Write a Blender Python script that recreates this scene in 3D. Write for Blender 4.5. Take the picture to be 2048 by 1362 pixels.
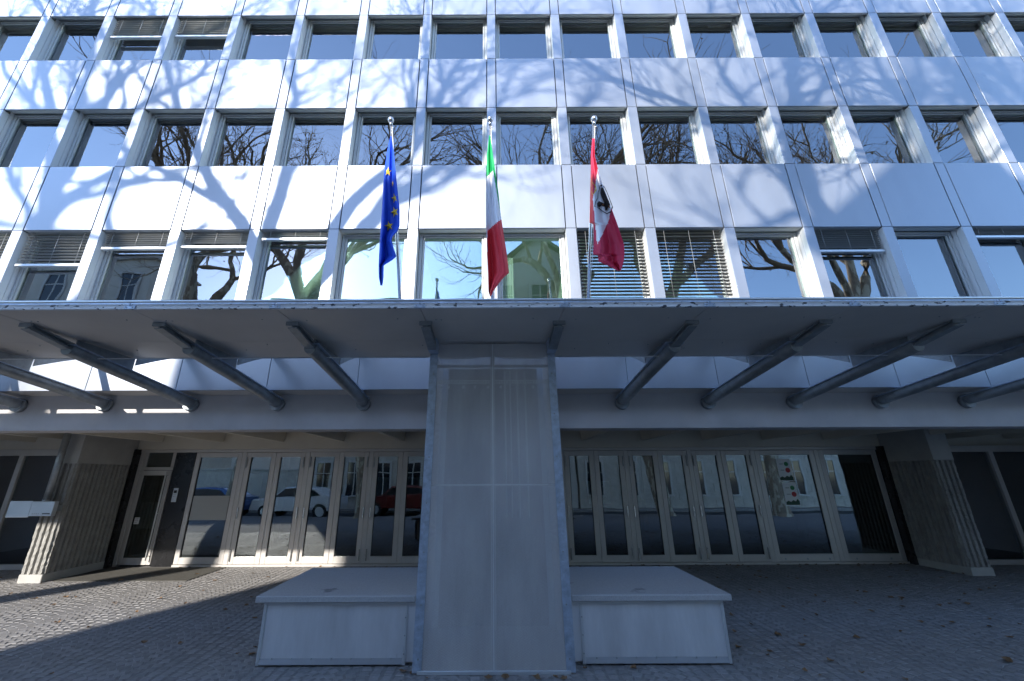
import bpy, math, random
from mathutils import Vector, Matrix, noise
R = math.radians
rnd = random.Random(7)
scene = bpy.context.scene
for o in list(bpy.data.objects):
    bpy.data.objects.remove(o)

# ------------------------------------------------------------------ camera, sky, sun, exposure
PITCH, ROLL, F = R(18.6), R(-0.25), 810.0 / 2048.0      # focal length as a share of the picture width
EYE = Vector((0, 0, 1.7))
cam_data = bpy.data.cameras.new('camera')
cam_data.sensor_width = 36.0
cam_data.lens = 36.0 * F
cam_data.shift_x = 39.0 / 2048.0
cam_data.clip_start = 0.05
cam_data.clip_end = 2000.0
cam = bpy.data.objects.new('camera', cam_data)
scene.collection.objects.link(cam)
cam_m = Matrix.Rotation(R(90) + PITCH, 4, 'X') @ Matrix.Rotation(ROLL, 4, 'Z')
cam.matrix_world = Matrix.Translation(EYE) @ cam_m
scene.camera = cam

SUN_TRAVEL = Vector((0.49, 1.0, -0.5)).normalized()
world = bpy.data.worlds.new('World')
scene.world = world
world.use_nodes = True
nt = world.node_tree
bg = nt.nodes['Background']
sky = nt.nodes.new('ShaderNodeTexSky')
sky.sky_type = 'NISHITA'
sky.sun_disc = False
sky.sun_elevation = math.asin(-SUN_TRAVEL.z)
sky.sun_rotation = math.atan2(-SUN_TRAVEL.x, -SUN_TRAVEL.y)
sky.air_density = 1.0
sky.dust_density = 0.25
sky.ozone_density = 6.0
blue = nt.nodes.new('ShaderNodeHueSaturation')          # the clear winter sky is deep blue all over
blue.inputs['Saturation'].default_value = .93
blue.inputs['Hue'].default_value = .499
nt.links.new(sky.outputs[0], blue.inputs['Color'])
nt.links.new(blue.outputs[0], bg.inputs[0])
bg.inputs[1].default_value = 0.15
sun_data = bpy.data.lights.new('sun', 'SUN')
sun_data.energy = 2.0
sun_data.angle = R(0.9)
sun_data.color = (1.0, 0.95, 0.87)
sun = bpy.data.objects.new('sun', sun_data)
sun.rotation_euler = SUN_TRAVEL.to_track_quat('-Z', 'Y').to_euler()
scene.collection.objects.link(sun)
scene.view_settings.view_transform = 'Standard'
scene.view_settings.look = 'None'
scene.view_settings.gamma = 1.0
scene.view_settings.exposure = 2.15
scene.render.engine = 'CYCLES'
scene.cycles.max_bounces = 8
scene.cycles.transparent_max_bounces = 12

# ------------------------------------------------------------------ helpers
C = scene.collection

def at(px, py, Y):
    """a point of the place at depth Y that lies on the measured sight line"""
    v = cam_m @ Vector(((px - 985.0) / 810.0, (681.0 - py) / 810.0, -1.0))
    return EYE + v * (Y / v.y)

def tag(o, label=None, cat=None, group=None, kind=None):
    if label: o['label'] = label
    if cat: o['category'] = cat
    if group: o['group'] = group
    if kind: o['kind'] = kind
    return o

def empty(name, loc=(0, 0, 0), label=None, cat=None, group=None, rz=0):
    o = bpy.data.objects.new(name, None)
    o.location = loc
    o.rotation_euler = (0, 0, rz)
    o.empty_display_size = 0.2
    C.objects.link(o)
    return tag(o, label, cat, group)

def link(name, me, parent=None, loc=(0, 0, 0), rz=0):
    o = bpy.data.objects.new(name, me)
    o.location = loc
    o.rotation_euler = (0, 0, rz)
    C.objects.link(o)
    if parent: o.parent = parent
    return o

class MB:
    def __init__(s):
        s.v, s.f, s.mi, s.sm = [], [], [], []
    def add(s, vs, fs, mi=0, smooth=False):
        n = len(s.v)
        s.v += [tuple(p) for p in vs]
        s.f += [tuple(i + n for i in f) for f in fs]
        s.mi += [mi] * len(fs)
        s.sm += [smooth] * len(fs)
        return s
    def box(s, x0, x1, y0, y1, z0, z1, mi=0):
        return s.add([(x0, y0, z0), (x1, y0, z0), (x1, y1, z0), (x0, y1, z0), (x0, y0, z1), (x1, y0, z1), (x1, y1, z1), (x0, y1, z1)],
                     [(0, 3, 2, 1), (4, 5, 6, 7), (0, 1, 5, 4), (1, 2, 6, 5), (2, 3, 7, 6), (3, 0, 4, 7)], mi)
    def bbox(s, x0, x1, y0, y1, z0, z1, c=0.004, mi=0):
        """box with chamfered edges"""
        c = min(c, (x1 - x0) * .4, (y1 - y0) * .4, (z1 - z0) * .4)
        vs, idx = [], {}
        for i, (sx, X) in enumerate(((1, x0), (-1, x1))):
            for j, (sy, Y) in enumerate(((1, y0), (-1, y1))):
                for k, (sz, Z) in enumerate(((1, z0), (-1, z1))):
                    for a in range(3):
                        p = [X + sx * c, Y + sy * c, Z + sz * c]
                        p[a] = (X, Y, Z)[a]
                        idx[(i, j, k, a)] = len(vs); vs.append(p)
        fs = []
        def q(*ks): fs.append(tuple(idx[k] for k in ks))
        for k in (0, 1):
            t = [(0, 0, k, 2), (1, 0, k, 2), (1, 1, k, 2), (0, 1, k, 2)]; q(*(t if k else t[::-1]))
        for j in (0, 1):
            t = [(0, j, 0, 1), (1, j, 0, 1), (1, j, 1, 1), (0, j, 1, 1)]; q(*(t[::-1] if j else t))
        for i in (0, 1):
            t = [(i, 0, 0, 0), (i, 1, 0, 0), (i, 1, 1, 0), (i, 0, 1, 0)]; q(*(t if i else t[::-1]))
        for i in (0, 1):
            for j in (0, 1):
                q((i, j, 0, 0), (i, j, 1, 0), (i, j, 1, 1), (i, j, 0, 1))
        for i in (0, 1):
            for k in (0, 1):
                q((i, 0, k, 0), (i, 1, k, 0), (i, 1, k, 2), (i, 0, k, 2))
        for j in (0, 1):
            for k in (0, 1):
                q((0, j, k, 1), (1, j, k, 1), (1, j, k, 2), (0, j, k, 2))
        for i in (0, 1):
            for j in (0, 1):
                for k in (0, 1):
                    q((i, j, k, 0), (i, j, k, 1), (i, j, k, 2))
        return s.add(vs, fs, mi)
    def tube(s, pts, rads, n=8, mi=0, caps=True, smooth=True):
        pts = [Vector(p) for p in pts]
        if not hasattr(rads, '__len__'): rads = [rads] * len(pts)
        vs, fs = [], []
        for i, p in enumerate(pts):
            d = (pts[min(i + 1, len(pts) - 1)] - pts[max(i - 1, 0)])
            if d.length < 1e-9: d = Vector((0, 0, 1))
            d.normalize()
            u = d.cross(Vector((0.13, 0.21, 1)) if abs(d.z) < .95 else Vector((0.1, 1, 0))).normalized()
            w = d.cross(u)
            for k in range(n):
                a = 2 * math.pi * k / n
                vs.append(p + (u * math.cos(a) + w * math.sin(a)) * rads[i])
        for i in range(len(pts) - 1):
            for k in range(n):
                a, b = i * n + k, i * n + (k + 1) % n
                fs.append((a, b, b + n, a + n))
        s.add(vs, fs, mi, smooth)
        if caps:
            m = len(s.v) - len(vs)
            s.f += [tuple(m + k for k in range(n))[::-1], tuple(m + (len(pts) - 1) * n + k for k in range(n))]
            s.mi += [mi, mi]; s.sm += [False, False]
        return s
    def prism(s, poly, axis, a0, a1, mi=0):
        """extrude a 2-D outline along axis 0/1/2"""
        def mk(p, a):
            l = list(p); l.insert(axis, a); return l
        n = len(poly)
        vs = [mk(p, a0) for p in poly] + [mk(p, a1) for p in poly]
        fs = [tuple(range(n)), tuple(range(2 * n - 1, n - 1, -1))] + [(i, i + n, (i + 1) % n + n, (i + 1) % n) for i in range(n)]
        return s.add(vs, fs, mi)
    def ball(s, c, r, n=10, m=6, mi=0, sq=(1, 1, 1)):
        vs = [(c[0], c[1], c[2] - r * sq[2])]
        for j in range(1, m):
            t = -math.pi / 2 + math.pi * j / m
            for k in range(n):
                a = 2 * math.pi * k / n
                vs.append((c[0] + r * sq[0] * math.cos(t) * math.cos(a), c[1] + r * sq[1] * math.cos(t) * math.sin(a), c[2] + r * sq[2] * math.sin(t)))
        vs.append((c[0], c[1], c[2] + r * sq[2]))
        fs = [(0, 1 + (k + 1) % n, 1 + k) for k in range(n)]
        for j in range(m - 2):
            for k in range(n):
                a, b = 1 + j * n + k, 1 + j * n + (k + 1) % n
                fs.append((a, b, b + n, a + n))
        t = len(vs) - 1
        fs += [(t, t - n + k, t - n + (k + 1) % n) for k in range(n)]
        return s.add(vs, fs, mi, True)
    def mesh(s, name, mats):
        me = bpy.data.meshes.new(name)
        me.from_pydata(s.v, [], s.f)
        for m in (mats if isinstance(mats, (list, tuple)) else [mats]):
            me.materials.append(m)
        me.polygons.foreach_set('material_index', s.mi)
        me.polygons.foreach_set('use_smooth', s.sm)
        me.update()
        return me
    def build(s, name, mats, parent=None, loc=(0, 0, 0), rz=0):
        return link(name, s.mesh(name, mats), parent, loc, rz)

# ------------------------------------------------------------------ materials
def mat(name, col, rough=.5, metal=0.0, spec=.5, noise_amt=0.0, nscale=3.0, bump=0.0, bscale=40.0, dist=.01, spots=None, stretch=(1, 1, 1), rvar=0.0, tint=0.0, coord='Object'):
    m = bpy.data.materials.new(name)
    m.use_nodes = True
    t = m.node_tree; N = t.nodes; L = t.links
    b = N['Principled BSDF']
    b.inputs['Roughness'].default_value = rough
    b.inputs['Metallic'].default_value = metal
    b.inputs['Specular IOR Level'].default_value = spec
    b.inputs['Base Color'].default_value = (*col, 1)
    geo = N.new('ShaderNodeNewGeometry')
    mp = N.new('ShaderNodeMapping'); mp.inputs['Scale'].default_value = stretch
    L.new(geo.outputs['Position'], mp.inputs[0])
    src = mp.outputs[0]
    colsock = None
    if noise_amt > 0:
        n = N.new('ShaderNodeTexNoise'); n.inputs['Scale'].default_value = nscale; n.inputs['Detail'].default_value = 8; n.inputs['Roughness'].default_value = .65
        L.new(src, n.inputs['Vector'])
        mr = N.new('ShaderNodeMapRange'); mr.inputs[1].default_value = .3; mr.inputs[2].default_value = .7
        mr.inputs[3].default_value = 1 - noise_amt; mr.inputs[4].default_value = 1 + noise_amt * .6
        L.new(n.outputs[0], mr.inputs[0])
        vm = N.new('ShaderNodeVectorMath'); vm.operation = 'SCALE'; vm.inputs[0].default_value = col
        L.new(mr.outputs[0], vm.inputs['Scale'])
        colsock = vm.outputs[0]
        if rvar:
            r2 = N.new('ShaderNodeMapRange'); r2.inputs[1].default_value = .3; r2.inputs[2].default_value = .7
            r2.inputs[3].default_value = rough - rvar; r2.inputs[4].default_value = rough + rvar
            L.new(n.outputs[0], r2.inputs[0]); L.new(r2.outputs[0], b.inputs['Roughness'])
    if tint:
        at_ = N.new('ShaderNodeAttribute'); at_.attribute_name = 'tint'
        oi = N.new('ShaderNodeObjectInfo')
        ad = N.new('ShaderNodeMath'); ad.operation = 'ADD'
        L.new(at_.outputs['Fac'], ad.inputs[0]); L.new(oi.outputs['Random'], ad.inputs[1])
        fr = N.new('ShaderNodeMath'); fr.operation = 'FRACT'; L.new(ad.outputs[0], fr.inputs[0])
        cr = N.new('ShaderNodeMapRange'); cr.inputs[3].default_value = 1 - tint; cr.inputs[4].default_value = 1 + tint
        L.new(fr.outputs[0], cr.inputs[0])
        v2 = N.new('ShaderNodeVectorMath'); v2.operation = 'SCALE'
        if colsock: L.new(colsock, v2.inputs[0])
        else: v2.inputs[0].default_value = col
        L.new(cr.outputs[0], v2.inputs['Scale']); colsock = v2.outputs[0]
    if spots:                                   # (colour, scale, threshold)
        n = N.new('ShaderNodeTexNoise'); n.inputs['Scale'].default_value = spots[1]; n.inputs['Detail'].default_value = 4
        L.new(src, n.inputs['Vector'])
        mr = N.new('ShaderNodeMapRange'); mr.inputs[1].default_value = spots[2]; mr.inputs[2].default_value = spots[2] + .04
        L.new(n.outputs[0], mr.inputs[0])
        mx = N.new('ShaderNodeMix'); mx.data_type = 'RGBA'
        L.new(mr.outputs[0], mx.inputs[0])
        if colsock: L.new(colsock, mx.inputs[6])
        else: mx.inputs[6].default_value = (*col, 1)
        mx.inputs[7].default_value = (*spots[0], 1)
        colsock = mx.outputs[2]
    if colsock: L.new(colsock, b.inputs['Base Color'])
    if bump > 0:
        n = N.new('ShaderNodeTexNoise'); n.inputs['Scale'].default_value = bscale; n.inputs['Detail'].default_value = 5
        L.new(src, n.inputs['Vector'])
        bp = N.new('ShaderNodeBump'); bp.inputs['Strength'].default_value = bump; bp.inputs['Distance'].default_value = dist
        L.new(n.outputs[0], bp.inputs['Height']); L.new(bp.outputs[0], b.inputs['Normal'])
    return m

def glass(name, tintc, base=.3, ior=1.8, rough=0.0, wav=.0012):
    """window pane: a mirror-like coat over clear tinted glass"""
    m = bpy.data.materials.new(name); m.use_nodes = True
    t = m.node_tree; N = t.nodes; L = t.links
    N.remove(N['Principled BSDF'])
    g = N.new('ShaderNodeBsdfGlossy'); g.inputs['Roughness'].default_value = rough; g.inputs['Color'].default_value = (.93, .96, 1, 1)
    tr = N.new('ShaderNodeBsdfTransparent'); tr.inputs[0].default_value = (*tintc, 1)
    fr = N.new('ShaderNodeFresnel'); fr.inputs[0].default_value = ior
    ad = N.new('ShaderNodeMath'); ad.operation = 'ADD'; ad.use_clamp = True; ad.inputs[1].default_value = base
    L.new(fr.outputs[0], ad.inputs[0])
    mx = N.new('ShaderNodeMixShader'); L.new(ad.outputs[0], mx.inputs[0]); L.new(tr.outputs[0], mx.inputs[1]); L.new(g.outputs[0], mx.inputs[2])
    geo = N.new('ShaderNodeNewGeometry')
    n = N.new('ShaderNodeTexNoise'); n.inputs['Scale'].default_value = 1.3; n.inputs['Detail'].default_value = 1
    L.new(geo.outputs['Position'], n.inputs['Vector'])
    bp = N.new('ShaderNodeBump'); bp.inputs['Strength'].default_value = 1; bp.inputs['Distance'].default_value = wav * 8
    L.new(n.outputs[0], bp.inputs['Height']); L.new(bp.outputs[0], g.inputs['Normal'])
    L.new(mx.outputs[0], N['Material Output'].inputs[0])
    return m

def mesh_sheet(name, col, cover):
    """perforated sheet: holes far smaller than a pixel, so a fixed share of it is open"""
    m = mat(name, col, .5, .45, .5, .20, 3.0, .12, 260, .001, stretch=(1, 1, .22), spots=((.16, .15, .15), 9.0, .76))
    t = m.node_tree; N = t.nodes; L = t.links
    b = N['Principled BSDF']
    geo = N.new('ShaderNodeNewGeometry')
    sx = N.new('ShaderNodeSeparateXYZ'); L.new(geo.outputs['Position'], sx.inputs[0])
    def wave(sock, k):
        a = N.new('ShaderNodeMath'); a.operation = 'MULTIPLY'; a.inputs[1].default_value = k; L.new(sock, a.inputs[0])
        c = N.new('ShaderNodeMath'); c.operation = 'SINE'; L.new(a.outputs[0], c.inputs[0]); return c.outputs[0]
    mu = N.new('ShaderNodeMath'); mu.operation = 'MULTIPLY'
    L.new(wave(sx.outputs[0], 2 * math.pi / .012), mu.inputs[0]); L.new(wave(sx.outputs[2], 2 * math.pi / .012), mu.inputs[1])
    mr = N.new('ShaderNodeMapRange'); mr.inputs[1].default_value = -.6; mr.inputs[2].default_value = .6
    mr.inputs[3].default_value = 1 - cover * .55; mr.inputs[4].default_value = 1 - cover * 1.45
    L.new(mu.outputs[0], mr.inputs[0])
    tr = N.new('ShaderNodeBsdfTransparent')
    mx = N.new('ShaderNodeMixShader'); L.new(mr.outputs[0], mx.inputs[0]); L.new(tr.outputs[0], mx.inputs[1]); L.new(b.outputs[0], mx.inputs[2])
    L.new(mx.outputs[0], N['Material Output'].inputs[0])
    return m

M = {}
M['panel'] = mat('lacquered_panel', (.345, .37, .415), .40, .62, .5, .09, 1.1, .05, 1.1, .02, rvar=.05, stretch=(1, 1, .35), tint=.035)
M['reveal'] = mat('reveal_paint', (.68, .68, .67), .5, .0, .5, .04, 2.0)
M['alu'] = mat('aluminium', (.62, .64, .66), .34, .55, .5, .08, 2.0, rvar=.06)
M['frame'] = mat('window_frame_grey', (.50, .51, .50), .40, .1, .5, .06, 3)
M['dark'] = mat('dark_joint', (.02, .02, .022), .7)
M['slat'] = mat('blind_slat', (.34, .34, .33), .4, .3, .5, .08, 5)
M['slat_shaded'] = mat('shaded_blind_slat', (.09, .09, .09), .35, .4, .5, .08, 5)  # shade on the undersides of the open slats, put into a darker colour
M['glass'] = glass('window_glass', (.80, .92, .86), .15, 1.65, wav=.0004)
M['doorglass'] = glass('door_glass', (.42, .50, .48), .16, 1.5, wav=.00025)
M['doorframe'] = mat('champagne_aluminium', (.56, .53, .50), .38, .25, .5, .06, 4)
M['plaster'] = mat('grey_painted_beam', (.58, .56, .56), .75, 0, .3, .10, 1.6, .1, 60, .004)
M['ceiling'] = mat('cream_ceiling', (.62, .57, .48), .8, 0, .3, .08, 1.5)
M['concrete'] = mat('ribbed_concrete', (.32, .31, .29), .9, 0, .2, .22, 6, .9, 55, .02)
M['concrete_smooth'] = mat('smooth_concrete', (.40, .39, .37), .85, 0, .2, .12, 3, .15, 70, .004)
M['soffit'] = mat('canopy_soffit', (.66, .62, .57), .50, .25, .5, .09, 1.3, rvar=.06)
M['galv'] = mat('galvanised_steel', (.46, .54, .66), .38, .6, .5, .30, 16, .12, 60, .002, rvar=.10)
M['fascia'] = mat('stained_fascia', (.74, .76, .80), .5, .1, .5, .12, 6, spots=((.06, .06, .07), 16, .60), stretch=(1, 1, 2.0))
M['steel'] = mat('dark_steel', (.36, .385, .40), .42, .6, .5, .30, 9, .1, 50, .002, rvar=.08)
M['sheet'] = mesh_sheet('perforated_sheet', (.80, .79, .80), .56)
M['bench_sheet'] = mesh_sheet('perforated_bench_sheet', (.70, .71, .74), .08)
M['granite'] = mat('granite_slab', (.40, .40, .41), .7, 0, .4, .22, 90, .15, 160, .002, spots=((.18, .18, .19), 2.0, .66))
M['cobble'] = mat('porphyry_cobble', (.235, .225, .22), .72, 0, .4, .25, 14, .4, 60, .004, tint=.13)
M['grout'] = mat('sand_joint', (.21, .20, .195), .95, 0, .2, .25, 20, .4, 80, .004)
M['asphalt'] = mat('asphalt', (.055, .056, .058), .85, 0, .3, .2, 8, .4, 120, .004)
M['paving'] = mat('pavement_slabs', (.22, .21, .20), .85, 0, .3, .15, 3)
M['kerb'] = mat('kerb_stone', (.30, .29, .28), .8, 0, .3, .15, 6)
M['leaf'] = mat('dry_leaf', (.19, .11, .055), .8, 0, .3, .35, 25)
M['bark'] = mat('plane_tree_bark', (.30, .25, .19), .9, 0, .2, .25, 9, .7, 30, .02, spots=((.52, .48, .38), 5.5, .52), stretch=(1, 1, .5))
M['twig'] = mat('twig_bark', (.30, .24, .17), .9, 0, .2, .2, 12)
M['steelpole'] = mat('brushed_steel', (.62, .62, .62), .25, .9, .5)
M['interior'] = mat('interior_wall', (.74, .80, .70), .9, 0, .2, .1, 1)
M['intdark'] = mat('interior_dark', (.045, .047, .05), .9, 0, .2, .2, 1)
M['curtain'] = mat('pale_curtain', (.55, .58, .52), .9, 0, .2, .2, 7, .3, 20, .02, stretch=(1, 1, .15))
M['white'] = mat('white_print', (.78, .79, .78), .5)
M['blackpanel'] = mat('black_steel_panel', (.022, .022, .024), .28, .3, .5, .3, 2, rvar=.06)
M['stucco'] = mat('pale_stucco', (.55, .52, .46), .9, 0, .2, .12, 1.5, .1, 30, .01)
M['stone'] = mat('rusticated_stone', (.50, .48, .43), .9, 0, .2, .2, 4, .3, 30, .01)
M['whitewall'] = mat('white_render', (.55, .54, .51), .9, 0, .2, .08, 1)
M['roof'] = mat('brown_roof_tile', (.11, .085, .07), .85, 0, .3, .3, 6)
M['eublue'] = mat('blue_flag_cloth', (.016, .085, .62), .65, 0, .3, .08, 6)
M['yellow'] = mat('yellow_flag_print', (.75, .52, .03), .65)
M['fgreen'] = mat('green_flag_cloth', (.0, .36, .10), .65)
M['fwhite'] = mat('white_flag_cloth', (.84, .84, .88), .65)
M['fred'] = mat('red_flag_cloth', (.72, .03, .045), .65)
M['fcrimson'] = mat('crimson_flag_cloth', (.56, .02, .07), .65)
M['fblack'] = mat('black_flag_print', (.02, .012, .01), .65)
M['fbrown'] = mat('brown_flag_print', (.28, .10, .03), .65)
M['green'] = mat('green_print', (.03, .20, .07), .6)
M['dkgreen'] = mat('dark_green_print', (.02, .07, .04), .6)
M['redp'] = mat('red_print', (.50, .04, .04), .6)
M['grey'] = mat('grey_print', (.42, .43, .42), .6)
M['mat'] = mat('rough_doormat', (.10, .095, .085), .95, 0, .2, .4, 60, .6, 120, .01)
M['rubber'] = mat('tyre_rubber', (.02, .02, .02), .8)
M['carwhite'] = mat('white_car_paint', (.70, .71, .72), .25, 0, .6)
M['carblue'] = mat('blue_car_paint', (.06, .13, .30), .25, .2, .6)
M['carred'] = mat('red_car_paint', (.14, .015, .015), .25, .1, .6)
M['darkglass'] = mat('dark_car_glass', (.02, .025, .03), .08, 0, .8)
M['pale'] = mat('pale_turquoise_board', (.70, .88, .84), .7)

# ------------------------------------------------------------------ ground, road, pavement
MB().box(-400, 400, -400, 400, -.6, -.16).build('ground', M['paving']); tag(bpy.data.objects['ground'], kind='structure')
tag(MB().box(-90, 90, -5.0, -1.75, -.159, -.12).build('road', M['asphalt']), kind='structure')
tag(MB().box(-90, 90, -24, -5.15, -.159, -.004).build('far_pavement', M['paving']), kind='structure')
for nm, ya, yb in (('kerb', -1.75, -1.6), ('far_kerb', -5.15, -5.0)):
    k = MB()
    for i in range(60): k.bbox(-36 + i * 1.2 + .004, -36 + (i + 1) * 1.2 - .004, ya, yb, -.159, .003, .01)
    tag(k.build(nm, M['kerb']), kind='structure')
pave = MB().box(-45, 45, -1.6, 16, -.159, -.005).build('plaza_paving', M['grout']); tag(pave, kind='structure')

# porphyry cobbles laid in segmental arcs
def cobble_geo(cx, cy, ang, w, l, h, jig):
    ca, sa = math.cos(ang), math.sin(ang)
    out = []
    for z, k in ((-.05, 1.0), (h - .004, .98), (h, .88)):
        for (a, b) in ((-1, -1), (1, -1), (1, 1), (-1, 1)):
            x, y = a * w / 2 * k + jig[0] * a * b * .004, b * l / 2 * k + jig[1] * a * .004
            out.append((cx + x * ca - y * sa, cy + x * sa + y * ca, z))
    fs = []
    for r in (0, 4):
        for i in range(4): fs.append((r + i, r + (i + 1) % 4, r + 4 + (i + 1) % 4, r + 4 + i))
    fs.append((8, 9, 10, 11))
    return out, fs
cob = []
PW, RR = 1.02, .74
for c in range(-12, 13):
    for j in range(-2, 62):
        n = 10
        for q in range(n):
            ph = R(-43.5) + R(87) * (q + .5) / n
            x = c * PW + RR * math.sin(ph) * (PW / 2) / (RR * math.sin(R(43.5)))
            y = 3.2 + j * .098 + RR * (math.cos(ph) - .7)
            if y < 3.9 or y > 9.16 or abs(x) > 12.4: continue
            if -2.25 < x < 2.25 and 4.7 < y < 5.8: continue
            if x < -6.6 and x > -8.0 and y > 8.1: continue
            cob.append((x + rnd.uniform(-.004, .004), y + rnd.uniform(-.004, .004), -ph + R(rnd.uniform(-5, 5))))
def cob_size(c):
    d = c[1] * math.cos(PITCH) - 1.7 * math.sin(PITCH)
    inside = abs(c[0] / d) < 1.2 and c[1] > 4.36 and not (abs(c[0]) < 2.3 and c[1] > 4.55 and c[1] < 6.6) and not (abs(c[0]) < .78 and c[1] > 4.42)
    return (0 if inside else 1, c[1] + abs(c[0]) * .02)
cob.sort(key=cob_size)
cob_meshes = []
for i in range(8):
    b = MB(); v, f = cobble_geo(0, 0, 0, rnd.uniform(.080, .092), rnd.uniform(.078, .09), 0, (rnd.uniform(-1, 1), rnd.uniform(-1, 1))); b.add(v, f)
    cob_meshes.append(b.mesh('cobble', M['cobble']))
for c in cob[:290]:
    o = link('cobble', rnd.choice(cob_meshes), pave, (c[0], c[1], rnd.uniform(-.002, .001)), c[2])
b = MB(); tints = []
for c in cob[290:]:
    v, f = cobble_geo(c[0], c[1], c[2], rnd.uniform(.078, .092), rnd.uniform(.078, .09), rnd.uniform(-.002, .0015), (rnd.uniform(-1, 1), rnd.uniform(-1, 1)))
    b.add(v, f); t = rnd.random(); tints += [t] * len(f)
rest = b.build('cobble_field', M['cobble'], pave); rest['kind'] = 'stuff'
a = rest.data.attributes.new('tint', 'FLOAT', 'FACE'); a.data.foreach_set('value', tints)

# ------------------------------------------------------------------ the office building
W, D = 1.33, 5.854
HEADS = [5.665, 8.325, 10.87, 13.45]
SILLS = [4.20, 6.985, 9.60, 12.15]
ROOF_Z = 14.6
K0, K1 = -9, 9
REC = .21
RAISE = [.02, .07, .13, .13]
bld = empty('office_building', (0, D, 0), 'white panelled office block with four rows of recessed windows above a glazed ground floor', 'building')
def part(mb, name, m, parent=bld, loc=(0, 0, 0), rz=0):
    """world-space mesh placed under the building"""
    o = mb.build(name, m, None, loc, rz)
    o.parent = parent
    o.matrix_parent_inverse = Matrix.Translation((0, -D, 0))
    return o
def inst(name, me, loc, parent=bld, rz=0):
    o = link(name, me, None, loc, rz); o.parent = parent
    o.matrix_parent_inverse = Matrix.Translation((0, -D, 0)); return o

# load-bearing core behind the panels
for i, (z0, z1) in enumerate([(2.98, SILLS[0] - .03), (HEADS[0] + .02, SILLS[1] - .03), (HEADS[1] + .02, SILLS[2] - .03), (HEADS[2] + .02, SILLS[3] - .03), (HEADS[3] + .02, ROOF_Z)]):
    rz = ([0] + RAISE)[i]
    part(MB().box(K0 * W - .1, K1 * W + .1, D + .06, D + .23, z0 + rz, z1), 'spandrel_core', M['frame'])
    jb = part(MB().box(K0 * W - .1, K1 * W + .1, D + .045, D + .055, z0 + .004, z1 - .004), 'joint_backing', [M['dark'], M['reveal']])
    for p in jb.data.polygons: p.material_index = 0 if p.normal.y < -.5 else 1
    part(MB().box(K0 * W - .1, K1 * W + .1, D + .35, D + 6.0, z0 + .35, z0 + .6), 'floor_slab', M['interior'])
part(MB().box(K0 * W - .1, K1 * W + .1, D + 6.0, D + 6.2, 0, ROOF_Z), 'rear_wall', M['interior'])
part(MB().box(K0 * W - .3, K1 * W + .3, D - .05, D + 6.3, ROOF_Z, ROOF_Z + .25), 'roof', M['plaster'])
for s in (-1, 1):
    part(MB().box(min(s * 12.07, s * 12.27), max(s * 12.07, s * 12.27), D + .02, D + 6.0, 0, ROOF_Z - .01), 'side_wall', M['plaster'])

hw = .085
for fl in range(4):
    zs, zh = SILLS[fl], HEADS[fl]
    top = SILLS[fl + 1] if fl < 3 else ROOF_Z - .01
    fin = MB().bbox(-hw, hw, 0, .105, 0, zh - zs - .006, .004).mesh('mullion', [M['panel'], M['reveal']])
    for p in fin.polygons: p.material_index = 1 if abs(p.normal.x) > .9 else 0
    fin2 = MB().bbox(-hw + .006, hw - .006, .111, REC + .03, 0, zh - zs - .006 + RAISE[fl], .003).mesh('mullion_back', M['reveal'])
    strip = MB().bbox(-hw + .004, hw - .004, 0, .035, 0, top - zh - .008, .003).mesh('joint_cover', M['panel'])
    pan = MB().bbox(-W / 2 + hw + .012, W / 2 - hw - .012, 0, .032, 0, top - zh - .004, .005).mesh('spandrel_panel', M['panel'])
    for k in range(K0, K1 + 1):
        o = inst('mullion', fin, (k * W, D, zs)); 
        o2 = link('mullion_back', fin2, o)
        inst('joint_cover', strip, (k * W, D, zh))
    for k in range(K0, K1):
        dy = rnd.uniform(-.0015, .0015)
        p = inst('spandrel_panel', pan, (k * W + W / 2, D + dy, zh)); p.rotation_euler = (R(rnd.uniform(-.12, .12)), 0, R(rnd.uniform(-.15, .15)))
    # windows
    w2, hh = W / 2 - hw - .004, zh - zs + RAISE[fl]
    fw = .05
    fr = MB()
    y0, y1 = REC - .035, REC + .03
    fr.bbox(-w2, -w2 + fw, y0, y1, .02, hh - .012).bbox(w2 - fw, w2, y0, y1, .02, hh - .012)
    fr.bbox(-w2 + fw, w2 - fw, y0, y1, hh - .012 - fw * .7, hh - .012).bbox(-w2 + fw, w2 - fw, y0, y1, .02, .02 + fw)
    f2 = .03
    a0, a1 = -w2 + fw + .006, w2 - fw - .006; b0, b1 = .02 + fw + .006, hh - .018 - fw * .7
    fr.bbox(a0, a0 + f2, y0 + .012, y1, b0, b1, .003).bbox(a1 - f2, a1, y0 + .012, y1, b0, b1, .003)
    fr.bbox(a0 + f2, a1 - f2, y0 + .012, y1, b1 - f2, b1, .003).bbox(a0 + f2, a1 - f2, y0 + .012, y1, b0, b0 + f2, .003)
    frm = fr.mesh('window_frame', M['frame'])
    pm = MB().box(a0 + f2, a1 - f2, REC - .006, REC + .004, b0 + f2, b1 - f2).mesh('pane', M['glass'])
    cas = MB().bbox(-w2, w2, .04, .14, hh - .018, hh - .004, .003).mesh('blind_box', M['frame'])
    sil = MB().prism([(.02, .004), (REC + .03, .018), (REC + .03, -.02), (.02, -.02)], 0, -w2, w2).mesh('sill', M['alu'])
    for k in range(K0, K1):
        o = inst('window', frm, (k * W + W / 2, D, zs))
        pp = link('pane', pm, o); pp.rotation_euler = (0, 0, 0)
        link('blind_box', cas, o)
        link('sill', sil, o)

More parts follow.
